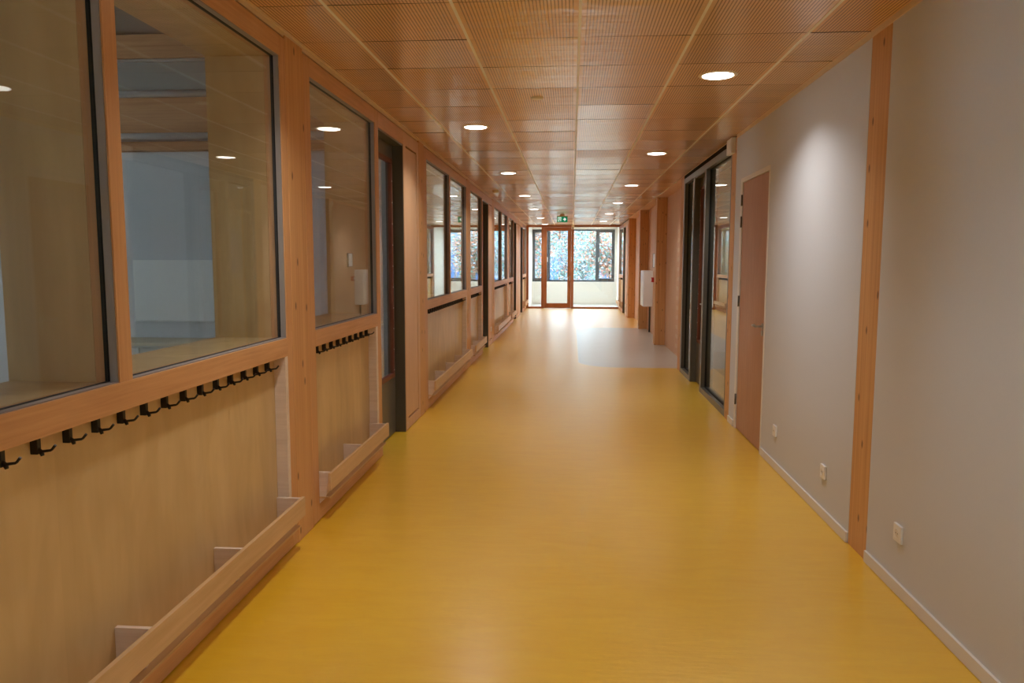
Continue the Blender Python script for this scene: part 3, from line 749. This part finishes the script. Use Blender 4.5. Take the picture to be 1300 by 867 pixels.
# lobby behind the screen, with an added rooflight that brightens the corridor end
YW = 28.25
mb = MB().box(-1.75, 1.95, YE+.06, YW+.25, -.12, -.001, M['lobbyfloor'])
o_ = mb.done('floor_lobby'); tag(o_, 'pale floor of the small lobby behind the end screen', 'floor', kind='structure')
mb = MB().box(-1.75, -1.46, YE+.06, YW+.25, 0, 3.1, M['lobbywhite']).box(1.64, 1.95, YE+.06, YW+.25, 0, 3.1, M['lobbywhite'])
mb.box(-1.75, 1.95, YE+.02, YE+.06, 2.79, 3.95, M['lobbywhite'])
o_ = mb.done('wall_lobby'); tag(o_, 'white side walls of the lobby', 'wall', kind='structure')
mb = MB().box(-1.46, -1.447, YE+.061, YW, 0, .07, M['whitepaint']).box(1.627, 1.64, YE+.061, YW, 0, .07, M['whitepaint']).box(-1.447, 1.627, YW-.013, YW, 0, .07, M['whitepaint'])
o_ = mb.done('baseboard_lobby'); tag(o_, 'white baseboard around the lobby', 'baseboard', kind='structure')
mb = MB().box(-1.46, -1.445, YW, YW+.25, .80, 2.75, M['lobbywhite']).box(-1.46, 1.64, YW, YW+.25, 0, .825, M['lobbywhite']).box(-1.46, 1.64, YW, YW+.25, 2.735, 3.1, M['lobbywhite']).box(1.56, 1.64, YW, YW+.25, .825, 2.735, M['lobbywhite'])
o_ = mb.done('wall_end'); tag(o_, 'white end wall below and around the far window', 'wall', kind='structure')
mb = MB().box(-1.46, -1.0, YE+.06, YW, 2.82, 3.1, M['lobbywhite']).box(1.2, 1.64, YE+.06, YW, 2.82, 3.1, M['lobbywhite'])
mb.box(-1.0, 1.2, YE+.06, YE+.35, 2.82, 3.1, M['lobbywhite']).box(-1.0, 1.2, YW-.35, YW, 2.82, 3.1, M['lobbywhite'])
o_ = mb.done('ceiling_lobby'); tag(o_, 'white lobby ceiling around the added rooflight', 'ceiling', kind='structure')
t = thing('window_14', 'unseen rooflight added in the lobby ceiling to pour in daylight', 'window', (.1, (YE+YW)/2+.03, 3.1), kind='structure')  # added unseen above the lobby to flood the corridor end with daylight
hh = (YW-.35-YE-.35)/2; mb = MB()
for q in ((-1.16, -1.1, -hh-.05, hh+.05), (1.1, 1.16, -hh-.05, hh+.05), (-1.1, 1.1, -hh-.05, -hh+.01), (-1.1, 1.1, hh-.01, hh+.05)): mb.box(q[0], q[1], q[2], q[3], 0, .08, M['winframe'])
mb.done('frame', None, t); MB().box(-1.1, 1.1, -hh, hh, .03, .038, M['glass']).done('glass_pane', None, t)

# far window
base = Vector((0, YW, 0)); t = thing('window_15', 'grey framed window with two opening sashes looking onto autumn trees', 'window', base, kind='structure')
W = M['winframe']; y0, y1 = .03, .10
mb = MB()
for q in ((-1.445, -1.40, .828, 2.732), (1.50, 1.555, .828, 2.732), (-.86, -.79, .828, 2.732), (.868, .945, .828, 2.732)): mb.box(q[0], q[1], y0, y1, q[2], q[3], W, .003)
for q in ((-1.40, -.86), (-.79, .868), (.945, 1.50)): mb.box(q[0], q[1], y0, y1, .828, .895, W, .003).box(q[0], q[1], y0, y1, 2.675, 2.732, W, .003)
mb.done('frame', None, t)
MB().box(-.79, .868, .06, .068, .895, 2.675, M['glass']).done('glass_pane', None, t)
for (a, b, hx, nm) in ((-1.40, -.86, -.84, 'left'), (.945, 1.50, .965, 'right')):
    mb = MB()
    for q in ((a, a+.055, .895, 2.675), (b-.055, b, .895, 2.675), (a+.055, b-.055, .895, .955), (a+.055, b-.055, 2.615, 2.675)): mb.box(q[0], q[1], y0-.02, y1-.01, q[2], q[3], W, .003)
    s_ = mb.done('sash', None, t)
    MB().box(a+.055, b-.055, .05, .058, .955, 2.615, M['glass']).done('glass_pane', None, s_)
    hx2 = b-.03 if nm == 'left' else a+.03
    MB().box(hx2-.012, hx2+.012, y0-.04, y0-.02, 1.55, 1.72, M['whiteplastic'], .003).done('window_handle', None, s_)

# ------------------------------------------------------------------ ceiling fittings
def downlight(x, y, label, power):
    t = thing('ceiling_downlight', label, 'ceiling light', (x, y, H), 'round downlights in the slotted ceiling')
    MB().lathe([(.097, .006), (.0985, -.003), (.104, -.006), (.118, -.0055), (.125, -.002), (.125, .004)], 40, M['beige']).done('trim_ring', None, t)
    mb = MB(); n = 40
    f = mb.bm.faces.new([mb.bm.verts.new((.097*math.cos(2*PI*j/n), .097*math.sin(2*PI*j/n), 0)) for j in range(n)])
    mb.bm.faces.ensure_lookup_table()
    r = bmesh.ops.extrude_face_region(mb.bm, geom=[f])
    for v in [g for g in r['geom'] if isinstance(g, bmesh.types.BMVert)]: v.co.z -= .007
    mb.done('diffuser', M['lamp'], t)
    L = bpy.data.lights.new('lamp', 'AREA'); L.shape = 'DISK'; L.size = .19; L.energy = power; L.color = (1, 1, 1); L.spread = math.radians(125)
    lo = bpy.data.objects.new('lamp', L); COL.objects.link(lo); lo.parent = t; lo.location = (0, 0, -.009)
    return t
PW = 9.8
nth = ['nearest the camera', 'second from the camera', 'third from the camera', 'fourth from the camera', 'fifth from the camera', 'sixth, farthest from the camera']
for k in range(-1, 6):
    y = 5.18+3.6*k
    if y < YE-.2:
        downlight(.928, y, 'round downlight in the right-hand row, '+(nth[k] if k >= 0 else 'overhead out of view'), PW)
nth2 = ['overhead out of view'] + nth
for k in range(-1, 6):
    y = 6.976+3.6*k
    if y < YE-.2:
        downlight(-.872, y, 'round downlight in the left-hand row, '+nth2[k+1], PW)
o_ = MB().lathe([(0.0001, -.012), (.03, -.012), (.044, -.008), (.047, 0), (.047, .004)], 28, M['beige'], (0,0,0)).done('smoke_detector', loc=(-.269, 5.784, H)); tag(o_, 'flat beige round sensor on the ceiling before the first left-hand light', 'sensor')
o_ = MB().lathe([(0.0001, -.045), (.035, -.043), (.048, -.032), (.055, -.012), (.055, .004)], 28, M['beige']).done('smoke_detector', loc=(-1.30, 13.1, H)); tag(o_, 'beige domed smoke detector on the ceiling close to the left wall', 'smoke detector')
# exit sign
t = thing('exit_sign', 'green illuminated exit sign with running figure and right arrow', 'exit sign', (-.255, 20.0, H))
MB().box(-.06, .06, -.02, .02, -.025, -.001, M['trim'], .003).done('ceiling_mount', None, t)
MB().box(-.138, .138, -.022, .022, -.195, -.025, M['trim'], .003).done('housing', None, t)
pn = MB().box(-.132, .132, -.027, -.022, -.188, -.050, M['green']).done('green_panel', None, t)
mb = MB(); yy, tt, mm = -.0295, .0025, M['signwhite']; zc = -.119
mb.poly([(.022, zc-.012), (.062, zc-.012), (.046, zc-.038), (.066, zc-.038), (.098, zc), (.066, zc+.038), (.046, zc+.038), (.062, zc+.012), (.022, zc+.012)], yy, tt, mm)
mb.done('arrow', None, pn)
mb = MB()
for q in ((-.105, -.095, zc-.052, zc+.052), (-.105, -.030, zc+.044, zc+.052), (-.040, -.030, zc-.052, zc+.052), (-.105, -.07, zc-.052, zc-.046)): mb.box(q[0], q[1], yy, yy+tt, q[2], q[3], mm)
n = 12
mb.poly([(-.062+.009*math.cos(2*PI*i/n), zc+.030+.009*math.sin(2*PI*i/n)) for i in range(n)], yy, tt, mm)
mb.poly([(-.076, zc+.014), (-.066, zc+.020), (-.052, zc-.002), (-.064, zc-.010)], yy, tt, mm)
mb.poly([(-.064, zc-.008), (-.054, zc-.004), (-.046, zc-.034), (-.055, zc-.036)], yy, tt, mm)
mb.poly([(-.064, zc-.008), (-.068, zc-.014), (-.090, zc-.034), (-.084, zc-.040)], yy, tt, mm)
mb.poly([(-.072, zc+.016), (-.074, zc+.010), (-.090, zc+.004), (-.088, zc+.012)], yy, tt, mm)
mb.done('running_figure', None, pn)

# ------------------------------------------------------------------ outdoors beyond the far window
o_ = MB().box(-60, 60, YW+.3, 110, -.5, -.35, M['grass']).done('ground'); tag(o_, 'muted grey green lawn outside the far window', 'lawn', kind='structure')
t = thing('blue_building', 'long blue clad building behind the trees', 'building', (0, 60, -.35))
mb = MB(); x = -22.0
while x < 22:
    w = random.uniform(.22, .6); mb.box(x, x+w*.72, -.06, 0, 0, 2.9+random.uniform(-.7, .7), M['blueclad']); x += w
mb.done('cladding', None, t)
MB().box(-22, 22, 0, 6, 0, 4.5, M['bluewhite']).done('walls', None, t)
def tree(x, y, h, seed, mats, label, n=6500, lsz=.065, spread=1.1):
    rnd = random.Random(seed)
    t = thing('tree', label, 'tree', (x, y, -.35), 'autumn trees outside the far window')
    mb = MB(); tips = []
    def grow(p, d, L, r, lev):
        q = p+d*L*.5+Vector((rnd.uniform(-.06, .06), rnd.uniform(-.06, .06), 0))*L; e = p+d*L
        mb.tube([p, q, e], [r, r*.8, r*.6], 5, M['bark']); tips.append(e); tips.append(q)
        if lev < 4:
            for _ in range(3 if lev else 9):
                f = rnd.uniform(.12, 1); a = rnd.uniform(0, 2*PI); s_ = rnd.uniform(.5, 1.1)
                nd = (d+Vector((math.cos(a)*s_, math.sin(a)*s_, rnd.uniform(-.3, .2)))).normalized()
                grow(p+(e-p)*f, nd, L*rnd.uniform(.42, .62) if lev else spread*rnd.uniform(.5, .8), r*.4, lev+1)
    grow(Vector((0,0,0)), Vector((rnd.uniform(-.04,.04), 0, 1)).normalized(), h, .008*h+.01, 0)
    mb.done('trunk', None, t)
    mb = MB(); ks = [mb.mi(m) for m in mats]
    for i in range(n):
        c = rnd.choice(tips)+Vector((rnd.gauss(0,.25), rnd.gauss(0,.25), rnd.gauss(0,.3)))
        if c.z < .3: continue
        u = Vector((rnd.gauss(0,1), rnd.gauss(0,1), rnd.gauss(0,1))).normalized(); v = u.orthogonal().normalized()
        s_ = lsz*rnd.uniform(.5, 1.3)
        f = mb.bm.faces.new([mb.bm.verts.new(c+a) for a in (u*s_, v*s_*.55, -u*s_, -v*s_*.55)]); f.material_index = rnd.choice(ks)
    mb.done('foliage', None, t)
LO, LG, LPa = M['leaf_orange'], M['leaf_green'], M['leaf_pale']
tree(-1.9, 36, 3.5, 1, [LO, LO, LPa, LG], 'orange autumn tree at the left edge of the far window')
tree(-.55, 39.5, 3.6, 2, [LG, LPa, LO, LPa], 'thin pale tree seen through the brown glass door')
tree(1.75, 35.5, 3.4, 3, [LO, LG, LPa, LO], 'orange leaved tree behind the right sash of the far window')
tree(.65, 42.5, 3.9, 4, [LG, LPa, LPa], 'pale greenish tree in the middle of the far window')
tree(3.0, 46, 4.0, 5, [LO, LG], 'tall tree at the right edge of the far window')
tree(-2.2, 47, 4.1, 6, [LO, LG, LPa], 'distant tree behind the orange one on the left')
tree(.9, 52, 4.3, 7, [LO, LPa, LG], 'distant tree close to the blue building')

# ------------------------------------------------------------------ world, camera
w = bpy.data.worlds.new('overcast_sky'); S.world = w; w.use_nodes = True
bg = w.node_tree.nodes['Background']; bg.inputs[0].default_value = (.72, .87, 1.0, 1); bg.inputs[1].default_value = 11

f, pitch, yaw, roll = 971.87, -5.9711, 4.4295, .1262
cd = bpy.data.cameras.new('camera'); co = bpy.data.objects.new('camera', cd); COL.objects.link(co)
cd.sensor_fit = 'HORIZONTAL'; cd.sensor_width = 36; cd.lens = 36*f/1300; cd.clip_start = .02; cd.clip_end = 400
pi_, ya, ro = math.radians(pitch), math.radians(yaw), math.radians(roll)
fw = Vector((-math.sin(ya)*math.cos(pi_), math.cos(ya)*math.cos(pi_), math.sin(pi_)))
rt = Vector((math.cos(ya), math.sin(ya), 0)); up = rt.cross(fw)
r2 = rt*math.cos(ro)+up*math.sin(ro); u2 = -rt*math.sin(ro)+up*math.cos(ro)
mw = Matrix((r2, u2, -fw)).transposed().to_4x4(); mw.translation = Vector((0, 0, 1.5646)); co.matrix_world = mw
S.camera = co
S.view_settings.view_transform = 'Standard'; S.view_settings.look = 'None'; S.view_settings.gamma = 1
S.view_settings.use_curve_mapping = False; S.view_settings.exposure = 0
S.cycles.transparent_max_bounces = 32; S.cycles.max_bounces = 10; S.cycles.diffuse_bounces = 5; S.cycles.glossy_bounces = 5
S.cycles.use_denoising = True
S.cycles.sample_clamp_indirect = 6
